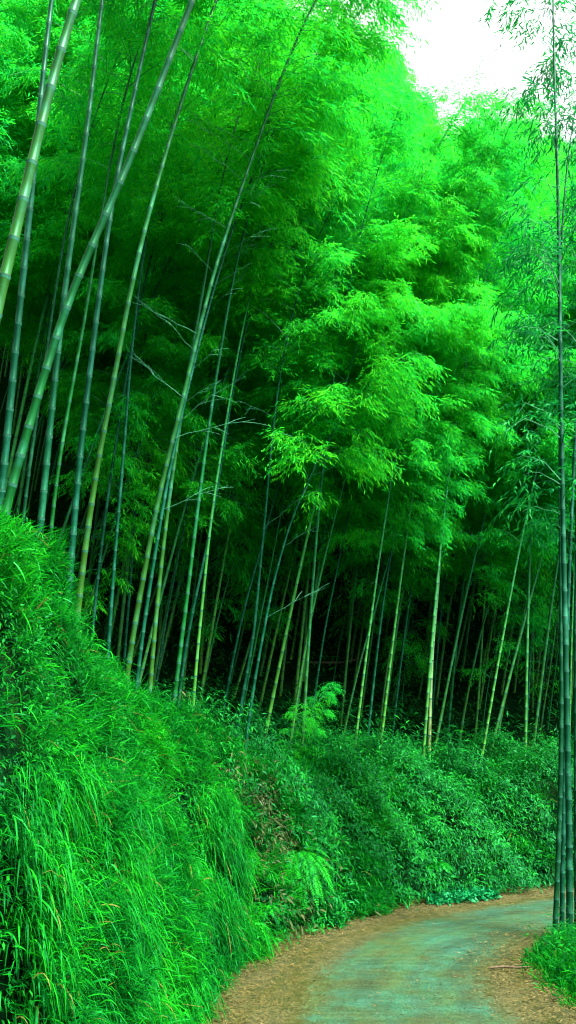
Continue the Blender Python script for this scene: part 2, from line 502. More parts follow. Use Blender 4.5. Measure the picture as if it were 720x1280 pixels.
def crown_mesh(path, start, nbr, Lmax, ncl, per=8, seed=0, mat=None, leaf=0.14, lw=0.021, bias=(0, 0, 0), end=1.0, top=0.35, low=0.45, spread=0.16):
    """leafy side branches from the joints: fine arching twigs with fans of narrow drooping leaves"""
    g = np.random.default_rng(seed)
    path = resample(path, 80)
    f = start + (end - start) * (np.sort(g.random(nbr)) ** 0.9)
    idx = f * 79
    i0 = np.clip(idx.astype(int), 0, 78)
    B = path[i0] + (path[i0 + 1] - path[i0]) * (idx - i0)[:, None]
    T = unit(np.gradient(path, axis=0))[i0]
    az = g.random(nbr) * 2 * pi
    out_ = np.stack([np.cos(az), np.sin(az), np.zeros(nbr)], 1) + np.array(bias)
    out_ = unit(out_)
    q = (f - start) / (end - start)
    shape = np.interp(q, [0, 0.12, 0.45, 0.8, 1.0], [low, 0.8, 1.0, 0.62, top])
    L = Lmax * shape * (0.65 + 0.6 * g.random(nbr))
    D0 = unit(out_ * 0.85 + T * (0.45 + 0.35 * g.random(nbr))[:, None])
    u = np.linspace(0, 1, 6)
    droop = (0.30 + 0.35 * g.random(nbr))
    wob = g.normal(0, 0.03, (nbr, 6, 3)) * L[:, None, None] * u[None, :, None]
    BP = B[:, None] + D0[:, None] * (L[:, None] * u)[..., None] + np.array([0, 0, -1.0]) * (L * droop)[:, None, None] * (u ** 2.2)[None, :, None] + wob
    rad = (0.0045 + 0.0035 * L / Lmax)[:, None] * np.linspace(1, 0.25, 6)[None]
    tV, tQ = tubes(BP, rad, 3)
    # sprays
    pr = L / L.sum()
    bi = g.choice(nbr, ncl, p=pr)
    uu = 0.16 + 0.84 * g.random(ncl) ** 0.7
    k = np.clip((uu * 5).astype(int), 0, 4)
    fr = uu * 5 - k
    P = BP[bi, k] * (1 - fr)[:, None] + BP[bi, k + 1] * fr[:, None]
    tang = unit(BP[bi, k + 1] - BP[bi, k])
    side = unit(np.cross(tang, np.array([0, 0, 1.0])))
    sgn = g.choice([-1.0, 1.0], ncl)
    tw = unit(tang * 0.75 + side * (sgn * (0.35 + 0.6 * g.random(ncl)))[:, None] + g.normal(0, 0.28, (ncl, 3)) + np.array([0, 0, -0.22]))
    TL = (0.22 + 0.30 * g.random(ncl)) * np.interp(uu, [0, 1], [1.15, 0.8])
    P = P + g.normal(0, spread * 0.35, (ncl, 3))
    twigp = np.stack([P, P + tw * (TL * 0.5)[:, None] + np.array([0, 0, -1.0]) * (TL * 0.05)[:, None], P + tw * TL[:, None] + np.array([0, 0, -1.0]) * (TL * 0.22)[:, None]], 1)
    # leaves alternate along the twig
    a = np.tile(np.linspace(0.15, 1.0, per), ncl) + g.normal(0, 0.04, ncl * per)
    ci = np.repeat(np.arange(ncl), per)
    LP = twigp[ci, 0] + tw[ci] * (TL[ci] * a)[:, None] + np.array([0, 0, -1.0]) * (TL[ci] * 0.22 * a ** 2)[:, None]
    ls = unit(np.cross(tw[ci], np.array([0, 0, 1.0])) + g.normal(0, 0.15, (len(ci), 3)))
    alt = np.tile(np.where(np.arange(per) % 2 == 0, 1.0, -1.0), ncl)
    LD = unit(tw[ci] * 0.75 + ls * (alt * 0.62)[:, None] + np.array([0, 0, -0.38]) + g.normal(0, 0.22, (len(ci), 3)))
    nrm = unit(np.array([0, 0, 1.0]) + g.normal(0, 0.38, (len(ci), 3)))
    S = unit(np.cross(LD, nrm))
    LL = leaf * (0.65 + 0.6 * g.random(len(ci)))
    lV, lQ = rhomb(LP, LD, S, LL, lw * (0.75 + 0.5 * g.random(len(ci))), bend=np.array([0, 0, -1.0]) * (LL * 0.12)[:, None])
    parts = [(tV, tQ, 1), (lV, lQ, 0)]
    V, Q, mi = join(parts)
    return np_mesh('crown', V, Q, [mat or M['crown'], M['twig']], mi)


def dead_twig_mesh(base, dirv, L, seed):
    g = np.random.default_rng(seed)
    u = np.linspace(0, 1, 7)
    d = unit(np.array(dirv))
    main = np.array(base) + d * (L * u)[:, None] + np.array([0, 0, -1.0]) * (L * 0.10 * u ** 2)[:, None]
    main[1:-1] += g.normal(0, 0.012 * L, (5, 3))
    paths = [main]; rads = [np.linspace(0.005, 0.0018, 7)]
    for k_ in (2, 3, 4, 5):
        for _ in range(1):
            dd = unit(d + g.normal(0, 0.4, 3))
            l2 = L * (0.18 + 0.16 * g.random())
            paths.append(main[k_] + dd * (l2 * u)[:, None] + np.array([0, 0, -1.0]) * (l2 * 0.15 * u ** 2)[:, None])
            rads.append(np.linspace(0.004, 0.0016, 7))
    V, Q = tubes(np.array(paths), np.array(rads), 4)
    return np_mesh('branch', V, Q, [M['twig_pale']])


M['twig_pale'] = plain_mat('twig_pale', (0.02, 0.15, 0.08), (0.05, 0.24, 0.13), 5, 0.6)

# (pixels from the base upward), plane Y, base diameter m, material, total length, label, options
FG = [
 ([(-22, 470), (0, 365), (20, 290), (52, 150), (74, 65), (95, 0)], 5.9, 0.100, 'culm_yellow', 13, 'thick yellow-green bamboo leaning in at the upper left corner, nearest of the grove', {}),
 ([(-2, 645), (8, 560), (15, 480), (25, 380), (38, 260), (50, 130), (62, 20)], 8.6, 0.094, 'culm_teal', 14, 'blue-green bamboo at the left edge, standing between the two thick leaning culms', {}),
 ([(2, 650), (30, 552), (56, 465), (82, 380), (122, 290), (160, 208), (196, 115), (240, 0)], 7.4, 0.094, 'culm_green', 13, 'thick fresh green bamboo that crosses the others in a long rightward lean', {}),
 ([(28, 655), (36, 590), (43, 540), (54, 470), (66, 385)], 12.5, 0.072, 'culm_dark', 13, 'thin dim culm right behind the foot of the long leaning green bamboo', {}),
 ([(50, 660), (57, 590), (66, 500), (78, 385), (92, 280), (107, 180), (127, 5)], 9.2, 0.092, 'culm_teal', 14, 'blue-green upright bamboo with pale joints, rising behind the crest grass at the left', {}),
 ([(61, 690), (70, 600), (86, 505), (106, 400), (120, 310), (134, 225)], 11.5, 0.070, 'culm_green', 13, 'slim green bamboo with close pale joints, between two stout blue-green culms', {}),
 ([(88, 710), (94, 630), (103, 540), (114, 450), (124, 370), (140, 250), (165, 130), (195, -5)], 9.8, 0.092, 'culm_teal', 14, 'stout blue-green bamboo just before the bright yellow-green culm', {}),
 ([(101, 725), (111, 650), (123, 570), (138, 500), (152, 420), (172, 320), (203, 205), (232, 110), (272, -5)], 10.4, 0.090, 'culm_yellow', 14, 'bright yellow-green bamboo with a yellow foot, standing where the crest grass drops', {}),
 ([(137, 785), (143, 700), (149, 630), (156, 550), (163, 450), (175, 350)], 13, 0.068, 'culm_teal', 13, 'slender blue-green bamboo alone in the dark gap right of the yellow-footed culm', {}),
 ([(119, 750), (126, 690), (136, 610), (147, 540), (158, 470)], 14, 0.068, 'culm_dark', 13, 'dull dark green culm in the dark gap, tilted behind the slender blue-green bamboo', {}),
 ([(157, 800), (163, 730), (168, 660), (172, 590), (176, 500)], 16, 0.062, 'culm_teal', 13, 'very thin blue-green culm deep in the dark gap of the grove', {}),
 ([(158, 845), (169, 775), (185, 690), (198, 620), (213, 560), (231, 490), (249, 410), (270, 330), (300, 240), (328, 160), (352, 95)], 11.6, 0.088, 'culm_yellow', 14, 'tall bamboo with an olive foot and many bare pale twigs, leaning across the grove', {'twigs': 16}),
 ([(172, 840), (182, 765), (195, 685), (207, 612), (222, 540), (242, 455), (262, 380)], 12.6, 0.068, 'culm_teal', 13, 'thin blue-green culm hugging the tall bamboo with bare twigs', {'twigs': 3}),
 ([(188, 850), (195, 770), (203, 690), (213, 610), (225, 530), (234, 470), (252, 375), (267, 280)], 12.8, 0.080, 'culm_yellow', 13, 'vivid yellow-green straight bamboo next to the tall one with bare twigs', {}),
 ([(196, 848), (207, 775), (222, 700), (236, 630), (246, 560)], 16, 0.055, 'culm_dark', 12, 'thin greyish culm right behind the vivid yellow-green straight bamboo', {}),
 ([(219, 860), (229, 785), (238, 712), (245, 650), (253, 590), (264, 510), (282, 400)], 13.2, 0.080, 'culm_green', 13, 'green bamboo with a forked-looking neighbour, above the dip of the crest', {}),
 ([(226, 850), (239, 770), (257, 692), (272, 610), (286, 520)], 14.4, 0.062, 'culm_teal', 12, 'thin culm that splits away from the green bamboo above the dip of the crest', {}),
 ([(242, 870), (248, 800), (255, 735), (262, 660), (273, 585), (292, 470)], 14, 0.062, 'culm_mix', 13, 'slim upright green culm, last of the close cluster above the crest dip', {}),
 ([(250, 880), (261, 825), (275, 762), (292, 700), (305, 660)], 18, 0.045, 'culm_mix', 8, 'short thin culm leaning strongly over the dark slope', {'crown': 0.5}),
 ([(276, 905), (290, 830), (305, 760), (322, 700), (334, 655)], 15.6, 0.058, 'culm_teal', 10, 'leftmost culm of the fan of thin blue-green stems on the crest', {'twigs': 1}),
 ([(294, 925), (305, 860), (317, 800), (324, 720), (333, 630), (338, 570)], 14.2, 0.062, 'culm_teal', 11, 'upright pale blue-green culm in the middle of the fan of thin stems', {'twigs': 2}),
 ([(306, 940), (315, 870), (326, 808), (341, 730), (362, 655), (388, 595)], 14.0, 0.062, 'culm_teal', 7.6, 'culm leaning out rightmost from the fan of thin blue-green stems', {'twigs': 2}),
 ([(300, 905), (312, 840), (326, 770), (342, 690), (353, 630), (364, 575)], 16, 0.046, 'culm_green', 11, 'hair-thin culm rising within the fan of blue-green stems', {'twigs': 1}),
 ([(361, 940), (372, 870), (383, 800), (396, 738), (410, 680), (424, 625)], 16.2, 0.056, 'culm_mix', 11, 'thin green culm rising from behind the leafy young bamboo shoot', {}),
 ([(384, 930), (395, 860), (405, 790), (418, 728), (432, 660)], 17, 0.054, 'culm_teal', 11, 'blue-green culm just right of the leafy young bamboo shoot', {}),
 ([(427, 930), (438, 878), (452, 820), (468, 765), (482, 712)], 18.4, 0.056, 'culm_mix', 8, 'culm tilting strongly right against the blackest part of the wood', {}),
 ([(457, 948), (465, 870), (473, 800), (482, 730), (496, 650), (512, 590)], 17.6, 0.064, 'culm_teal', 12, 'upright ringed blue-green culm beside the blackest part of the wood', {}),
 ([(471, 945), (480, 862), (490, 795), (504, 735)], 19, 0.058, 'culm_yellow', 11, 'yellowish culm standing close behind the ringed blue-green one', {}),
 ([(487, 950), (495, 880), (502, 820), (511, 755)], 19, 0.060, 'culm_teal', 11, 'finely ringed blue-green culm below the dark hollow, before the bleached pole', {}),
 ([(556, 975), (563, 880), (571, 800), (579, 730), (591, 650), (606, 560), (614, 510)], 19.6, 0.076, 'culm_green', 13, 'tall clean green culm just right of the bleached pole', {}),
 ([(533, 965), (541, 880), (549, 790), (557, 710), (564, 645)], 20, 0.056, 'culm_teal', 12, 'thin blue-green culm shadowing the bleached pole', {}),
 ([(569, 972), (578, 900), (590, 840), (603, 782), (618, 730), (635, 688), (654, 645)], 19.4, 0.066, 'culm_yellow', 11, 'pale olive culm bowing right across its neighbours at the far bank', {}),
 ([(590, 965), (597, 890), (602, 810), (606, 740), (619, 640), (632, 580)], 19.8, 0.060, 'culm_mix', 12, 'green culm crossed by the bowing pale olive one', {}),
 ([(614, 975), (625, 900), (637, 850), (648, 800), (660, 740), (674, 680)], 19.2, 0.060, 'culm_yellow', 11, 'leaning yellow-green culm with its foot lowest on the far bank', {}),
 ([(656, 950), (660, 880), (664, 800), (671, 725)], 20, 0.060, 'culm_teal', 11, 'upright blue-green culm behind the far bend of the bank', {}),
 ([(670, 962), (677, 900), (687, 840), (695, 780)], 20, 0.052, 'culm_yellow', 11, 'tan-footed thin culm closest behind the dark roadside clump', {}),
 ([(678, 966), (685, 905), (693, 845), (701, 790)], 20.6, 0.052, 'culm_green', 11, 'bright green thin culm nearly hidden by the dark roadside clump', {}),
 # roadside clump on the right
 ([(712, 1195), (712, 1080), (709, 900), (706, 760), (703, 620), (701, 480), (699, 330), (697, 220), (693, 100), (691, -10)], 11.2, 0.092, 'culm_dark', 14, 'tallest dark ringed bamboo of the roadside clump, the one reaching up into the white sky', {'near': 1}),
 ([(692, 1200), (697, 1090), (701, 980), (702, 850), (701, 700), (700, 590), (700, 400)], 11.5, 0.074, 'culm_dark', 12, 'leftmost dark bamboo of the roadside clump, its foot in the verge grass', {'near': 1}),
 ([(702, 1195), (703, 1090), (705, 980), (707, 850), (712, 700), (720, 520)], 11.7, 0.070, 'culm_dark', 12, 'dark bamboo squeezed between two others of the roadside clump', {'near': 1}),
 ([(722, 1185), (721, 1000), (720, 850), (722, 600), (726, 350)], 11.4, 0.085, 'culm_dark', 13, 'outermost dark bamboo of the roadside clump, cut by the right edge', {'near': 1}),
]


def extend(world, total, arch=0.55, bend=(1, -0.15)):
    """continue a traced stem to its full length, arching over under its own weight"""
    P = [np.array(p_) for p_ in world]
    d = unit(P[-1] - P[-2])
    L = sum(np.linalg.norm(P[i + 1] - P[i]) for i in range(len(P) - 1))
    rest = max(total - L, 1.5)
    n = 10
    h = unit(np.array([bend[0], bend[1], 0.0]))
    for i in range(n):
        d = unit(d + (h * 0.5 + np.array([0, 0, -0.55])) * arch / n * (0.4 + 1.6 * i / n))
        P.append(P[-1] + d * rest / n)
    return np.array(P)


occupied = []
for i, (px, Y, dia, mat, tot, label, opt) in enumerate(FG):
    W_ = [at(x, y, Y) for x, y in px]
    # down to the soil
    z0 = float(H(W_[0][0], W_[0][1])[0]) - 0.08
    if W_[0][2] > z0 + 0.05:
        d0 = unit(W_[0] - W_[1]); d0 = unit(d0 + np.array([0, 0, -0.8]))
        W_.insert(0, W_[0] + d0 * (W_[0][2] - z0) / -d0[2])
    P = extend(W_, tot, arch=0.75 if not opt.get('near') else 0.3)
    P = smooth_path(P, 120, 30)
    root = P[0].copy()
    e = bpy.data.objects.new('bamboo', None); COL.objects.link(e)
    e.location = root; e.empty_display_size = 0.2
    occupied.append((root[0], root[1]))
    tag(e, label, 'bamboo', 'bamboos along the crest of the bank' if not opt.get('near') else 'dark bamboos of the roadside clump')
    loc = P - root
    link('culm', culm_mesh(loc, dia * 0.43, M[mat], phase=0.1 * random.random(), node0=0.25 if dia > 0.08 else 0.22), e)
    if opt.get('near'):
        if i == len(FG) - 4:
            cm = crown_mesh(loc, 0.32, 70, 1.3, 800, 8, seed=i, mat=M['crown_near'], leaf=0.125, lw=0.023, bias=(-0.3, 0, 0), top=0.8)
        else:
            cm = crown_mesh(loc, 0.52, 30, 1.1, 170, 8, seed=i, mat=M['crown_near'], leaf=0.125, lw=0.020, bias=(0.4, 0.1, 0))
    else:
        st = 0.60 if Y < 16.9 else 0.40
        cm = crown_mesh(loc, st, 46, 1.2 if 13.5 < Y < 17 else 1.7, 900 if 13.5 < Y < 17 else (2300 if Y > 13.5 else 1500), 8, seed=i, mat=M['crown'], leaf=0.115, lw=0.019)
    link('crown', cm, e)
    for k_ in range(opt.get('twigs', 0)):
        f_ = 0.27 + 0.36 * (k_ + random.random() * 0.6) / max(1, opt['twigs'])
        bp = loc[int(f_ * 119)]
        sx = random.choice([1, 1, -1])
        link('branch', dead_twig_mesh(bp, (sx * 1.0, random.uniform(-1.0, -0.1), random.uniform(0.3, 0.9)), random.uniform(0.6, 1.2), 100 + i * 20 + k_), e)

# bleached dead pole, no crown
P = [at(x, y, 17.9) for x, y in [(536, 992), (537, 900), (540, 820), (547, 740), (552, 670), (557, 615)]]
P = smooth_path(P, 60, 10)
o = link('dead_bamboo', culm_mesh(P - P[0], 0.036, M['culm_pale'], r1f=0.5), loc=P[0])
tag(o, 'bleached cream coloured bare pole standing alone in front of the dark far grove', 'dead bamboo')

# --- prototypes of the forest bamboos
protos = []
for k_ in range(8):
    g = np.random.default_rng(50 + k_)
    Ht = [15.5, 14, 16.5, 13, 15, 17, 14.5, 12.5][k_]
    lean = [0.16, 0.24, 0.12, 0.2, 0.28, 0.15, 0.1, 0.22][k_]
    P = [np.zeros(3)]
    n = 14
    d = unit(np.array([lean, g.normal(0, 0.03), 1.0]))
    for i in range(n):
        d = unit(d + np.array([0.5, g.normal(0, 0.1), -0.45]) * 0.055 * (0.15 + 2.2 * (i / n) ** 2))
        P.append(P[-1] + d * Ht / n)
    P = smooth_path(np.array(P), 100, 12)
    cu = culm_mesh(P, 0.026 + 0.010 * g.random(), M['culm_mix'], sides=7, node0=0.26)
    st = [0.36, 0.41, 0.32, 0.38, 0.43, 0.34, 0.39, 0.31][k_]
    cr = crown_mesh(P, st, 88, 1.9, 4200, 8, seed=70 + k_, leaf=0.12, lw=0.0205, top=0.3, low=0.5)
    protos.append((cu, cr, P))

SKY = ([-400, 330, 370, 405, 475, 515, 550, 575, 600, 640, 690, 720, 1100], [-700, -300, -20, 62, 52, 95, 165, 185, 150, 132, 160, 170, 170])
placed = []


def place(x, y, scale, k_, rz, label, group, cat='bamboo'):
    z = float(H(x, y)[0]) - 0.08
    e = bpy.data.objects.new('bamboo', None); COL.objects.link(e)
    e.location = (x, y, z); e.rotation_euler = (random.gauss(0, 0.02), random.gauss(0, 0.03), rz); e.scale = (scale,) * 3
    e.empty_display_size = 0.2
    cu, cr, P = protos[k_]
    link('culm', cu, e); link('crown', cr, e)
    tag(e, label, cat, group)
    return e


def fit(x, y, k_, rz, scale):
    """tree height that keeps this tree under the skyline"""
    z = float(H(x, y)[0])
    P = protos[k_][2]
    c, s_ = cos(rz), sin(rz)
    Q = np.stack([P[:, 0] * c - P[:, 1] * s_, P[:, 0] * s_ + P[:, 1] * c, P[:, 2]], 1)
    sc = scale
    jit = min(70.0, abs(random.gauss(0, 1)) * 38 - 12) if y > 20 else 0.0
    while sc > 0.42:
        W_ = Q * sc + np.array([x, y, z])
        u_, v_, f_ = project(W_)
        ok = v_[f_ > 1] > np.interp(u_[f_ > 1], *SKY) + 60 / np.maximum(f_[f_ > 1], 6) + jit
        if ok.all():
            return sc
        sc -= 0.04
    return None


cands = []
g = np.random.default_rng(7)
tries = 0
spots = []
while tries < 14000 and len(spots) < 1100:
    tries += 1
    x = g.uniform(-24, 34); y = g.uniform(3, 62)
    fr = y * 0.97 + 2
    if not (-0.42 * fr - 3.5 < x < 0.42 * fr + 2.5):
        continue
    d, s_ = edge_sd(x, y); d = d[0]
    if d < 1.9 or d > 42:
        continue
    if y < 14.3 and x < 0.5 and x > -9:
        continue
    mind = 0.68 if d < 8 else (1.1 if d < 13 else 1.4)
    if any((x - a) ** 2 + (y - b) ** 2 < mind * mind for a, b in spots[-900:]):
        continue
    if any((x - a) ** 2 + (y - b) ** 2 < 0.5 for a, b in occupied):
        continue
    spots.append((x, y))
spots.sort(key=lambda q: q[0] ** 2 + q[1] ** 2)
far_pts = []
n_ind = 0
for (x, y) in spots:
    k_ = int(g.integers(0, 8))
    rz = g.normal(-0.25, 0.45)
    d, s_ = edge_sd(x, y)
    sc = fit(x, y, k_, rz, g.uniform(0.85, 1.12) * (1.2 if y > 26 else 1.0))
    if sc is None:
        continue
    u_, v_, f_ = project(np.array([x, y, float(H(x, y)[0]) + 5]))
    if n_ind < 256:
        if f_ < 24 and u_ < 300:
            lab, grp = 'slim background bamboo in the dim left part of the grove, behind the crest culms', 'background bamboos of the dim left grove'
        elif f_ < 24:
            lab, grp = 'slim background bamboo of the middle grove, its bright crown over the far bank', 'background bamboos of the middle grove'
        else:
            lab, grp = 'remote bamboo on the rising hillside, only its feathery bright crown showing', 'hillside bamboos under the skyline'
        place(x, y, sc, k_, rz, lab, grp)
        n_ind += 1
    else:
        far_pts.append((x, y, sc, k_, rz))
# the rest of the hillside wood, and unseen wood added beside the camera for shade, as masses
def mass(name, pts, label):
    """one object: crowns and culms scattered with geometry nodes on a point cloud mesh"""
    me = bpy.data.meshes.new(name)
    pts3 = [(x, y, float(H(x, y)[0]) - 0.1) for x, y, *_ in pts]
    me.from_pydata(pts3, [], [])
    at_s = me.attributes.new('sc', 'FLOAT', 'POINT'); at_s.data.foreach_set('value', [p_[2] for p_ in pts])
    at_k = me.attributes.new('pick', 'INT', 'POINT'); at_k.data.foreach_set('value', [p_[3] for p_ in pts])
    at_r = me.attributes.new('rz', 'FLOAT', 'POINT'); at_r.data.foreach_set('value', [p_[4] for p_ in pts])
    o = link(name, me)
    ng = bpy.data.node_groups.new(name, 'GeometryNodeTree')
    ng.interface.new_socket('Geometry', in_out='INPUT', socket_type='NodeSocketGeometry')
    ng.interface.new_socket('Geometry', in_out='OUTPUT', socket_type='NodeSocketGeometry')
    gi = ng.nodes.new('NodeGroupInput'); go = ng.nodes.new('NodeGroupOutput')
    jn = ng.nodes.new('GeometryNodeJoinGeometry')
    def attr(nm, ty):
        n_ = ng.nodes.new('GeometryNodeInputNamedAttribute'); n_.data_type = ty; n_.inputs[0].default_value = nm
        return n_.outputs['Attribute']
    rz_ = ng.nodes.new('ShaderNodeCombineXYZ'); ng.links.new(attr('rz', 'FLOAT'), rz_.inputs[2])
    for k_ in range(8):
        if not any(p_[3] == k_ for p_ in pts):
            continue
        for part in (0, 1):
            src = SRC[k_][part]
            oi = ng.nodes.new('GeometryNodeObjectInfo'); oi.inputs['Object'].default_value = src
            oi.transform_space = 'ORIGINAL'
            cmp_ = ng.nodes.new('FunctionNodeCompare'); cmp_.data_type = 'INT'; cmp_.operation = 'EQUAL'
            ng.links.new(attr('pick', 'INT'), cmp_.inputs[2]); cmp_.inputs[3].default_value = k_
            ip = ng.nodes.new('GeometryNodeInstanceOnPoints')
            ng.links.new(gi.outputs[0], ip.inputs['Points'])
            ng.links.new(cmp_.outputs[0], ip.inputs['Selection'])
            ng.links.new(oi.outputs['Geometry'], ip.inputs['Instance'])
            ng.links.new(rz_.outputs[0], ip.inputs['Rotation'])
            ng.links.new(attr('sc', 'FLOAT'), ip.inputs['Scale'])
            ng.links.new(ip.outputs[0], jn.inputs[0])
    ng.links.new(jn.outputs[0], go.inputs[0])
    md = o.modifiers.new('scatter', 'NODES'); md.node_group = ng
    tag(o, label, 'bamboo wood', kind='stuff')
    return o


# sources for the masses are the first placed bamboos with each prototype
SRC = {}
for ob in list(COL.objects):
    if ob.type == 'MESH' and ob.parent is not None:
        for k_, (cu, cr, P) in enumerate(protos):
            if ob.data == cu and (k_ not in SRC or SRC[k_][0] is None):
                SRC.setdefault(k_, [None, None])[0] = ob
            if ob.data == cr and (k_ not in SRC or SRC[k_][1] is None):
                SRC.setdefault(k_, [None, None])[1] = ob
if far_pts:
    mass('far_bamboo_wood', far_pts, 'bright feathery bamboo wood closing the top of the hillside')
side = []  # unseen bamboos left of the view, added to block light there
for _ in range(400):
    x = g.uniform(-16, -3.2); y = g.uniform(-8, 7)
    if all((x - a[0]) ** 2 + (y - a[1]) ** 2 > 2.6 for a in side):
        # outside the frame only
        if x < -0.42 * (y * 0.97 + 2) - 4.0 or y < 1:
            side.append((x, y, g.uniform(0.9, 1.1), int(g.integers(0, 8)), g.normal(-0.1, 0.4)))
side = side[:24]
mass('unseen_side_wood', side, 'unseen bamboo wood up the slope beyond the left edge, added to shade the grove')

# small bushy bamboos along the crest and the far bank (young plants with low crowns)
young_cu, young_cr = [], []
for k_ in range(3):
    gg = np.random.default_rng(300 + k_)
    Hh = 5.0
    P = smooth_path(np.array([(0, 0, 0), (0.25, 0, 1.4), (0.7, 0.05, 2.9), (1.4, 0, 4.2), (2.3, -0.05, 4.7)]), 60, 10)
    young_cu.append(culm_mesh(P, 0.014, M['culm_green'], sides=6, node0=0.2))
    young_cr.append(crown_mesh(P, 0.30, 34, 1.0, 520, 8, seed=310 + k_, leaf=0.12, lw=0.02, top=0.5))


def young(x, y, sc, rz, label, k_, group=None):
    z = float(H(x, y)[0]) - 0.05
    e = bpy.data.objects.new('young_bamboo', None); COL.objects.link(e)
    e.location = (x, y, z); e.rotation_euler = (0, 0, rz); e.scale = (sc,) * 3
    link('culm', young_cu[k_], e); link('crown', young_cr[k_], e)
    tag(e, label, 'young bamboo', group)


p_ = at(352, 945, 14.3); young(p_[0], p_[1], 0.28, 0.2, 'bright leafy young bamboo shoot just above the crest grass, before the thin green culm', 0)
p_ = at(385, 945, 15.0); young(p_[0], p_[1], 0.30, 0.9, 'lower leafy young bamboo shoot on the crest, right of its taller twin', 1)
p_ = at(600, 960, 19.5); young(p_[0], p_[1], 0.95, 0.15, 'bushy young bamboo with a bright plume drooping in front of the far dark grove', 2)
p_ = at(672, 960, 20.0); young(p_[0], p_[1], 0.8, 0.3, 'bushy young bamboo half behind the dark roadside clump', 0)
p_ = at(500, 935, 20.0); young(p_[0], p_[1], 0.8, 0.9, 'bushy young bamboo in the shade left of the bleached pole', 1)
for (px, Y, sc, rz) in [(120, 17, 1.0, 0.3), (215, 18, 1.1, -0.4), (300, 19, 1.0, 0.6), (410, 21, 1.2, 0.1), (60, 15, 1.0, -0.2)]:
    p_ = at(px, 800, Y)
    young(p_[0], Y, sc, rz, 'dim young bamboo filling the understorey of the shaded grove', int(Y) % 3, 'young bamboos in the shaded understorey')


# ------------------------------------------------------------------ bank vegetation
def bank_points(n, s0, s1, d0, d1, g, dpow=1.0):
    s = g.uniform(s0, s1, n); d = d0 + (d1 - d0) * g.random(n) ** dpow
    ex = np.interp(s, ES, EDGE[:, 0]); ey = np.interp(s, ES, EDGE[:, 1])
    nx_ = np.interp(s, ES, EN[:, 0]); ny_ = np.interp(s, ES, EN[:, 1])
    x = ex + nx_ * d; y = ey + ny_ * d
    z = H_sd(s, d, x, y)
    # slope normal by finite differences along n
    z2 = H_sd(s, d + 0.04, x + nx_ * 0.04, y + ny_ * 0.04)
    sl = (z2 - z) / 0.04
    nrm = unit(np.stack([-nx_ * sl, -ny_ * sl, np.ones(n)], 1))
    return s, d, np.stack([x, y, z], 1), nrm, np.stack([nx_, ny_], 1)


def in_frame(P, m_=60):
    u_, v_, f_ = project(P)
    return (f_ > 0.8) & (u_ > -m_ - 80) & (u_ < 720 + m_) & (v_ > -m_) & (v_ < 1280 + m_ + 120)


def grass(name, n, s0, s1, d0, d1, seed, per, Lr, Wr, label, mat, droop=(0.5, 1.1), outw=0.8, dens=None, segs=4, drift=(0.35, -0.1)):
    g = np.random.default_rng(seed)
    s, d, P, nrm, en = bank_points(n, s0, s1, d0, d1, g)
    keep = in_frame(P)
    if dens is not None:
        keep &= g.random(n) < dens(s, d, P)
    cl = fbm(s + 0.6 * P[:, 2], d * 1.3 + 0.5 * P[:, 2], 3.1, seed)
    keep &= g.random(n) < np.clip(0.45 + 0.85 * cl, 0.05, 1)
    P, nrm, d, s, cl = P[keep], nrm[keep], d[keep], s[keep], cl[keep]
    n = len(P)
    sw1 = fbm(s, P[:, 2], 1.9, seed + 3); sw2 = fbm(s, P[:, 2], 1.7, seed + 6)
    P = P + nrm * (np.clip(cl, -0.3, 1.3) * 0.17)[:, None]
    tuft = unit(nrm * outw + np.array([drift[0], drift[1], 0.75]) + np.stack([0.35 * sw1, -0.45 * sw2, 0.3 * sw1], 1) + g.normal(0, 0.25, (n, 3)))
    ci = np.repeat(np.arange(n), per)
    k_ = len(ci)
    size = 0.7 + 0.6 * g.random(n)
    D = unit(tuft[ci] + g.normal(0, 0.55, (k_, 3)))
    L = g.uniform(*Lr, k_) * size[ci] * np.interp(s[ci], [3.5, 6.5], [0.62, 1.0])
    base = P[ci] + g.normal(0, 0.045, (k_, 3)) + nrm[ci] * (g.random(k_) * 0.16)[:, None]
    S = unit(np.cross(D, unit(np.array([0, 0, 1.0]) + g.normal(0, 0.5, (k_, 3)))))
    V, Q = blades(base, D, S, L, g.uniform(*Wr, k_), g.uniform(*droop, k_), segs)
    o = link(name, np_mesh(name, V, Q, [mat], smooth=True))
    tag(o, label, 'grass', kind='stuff')
    return o


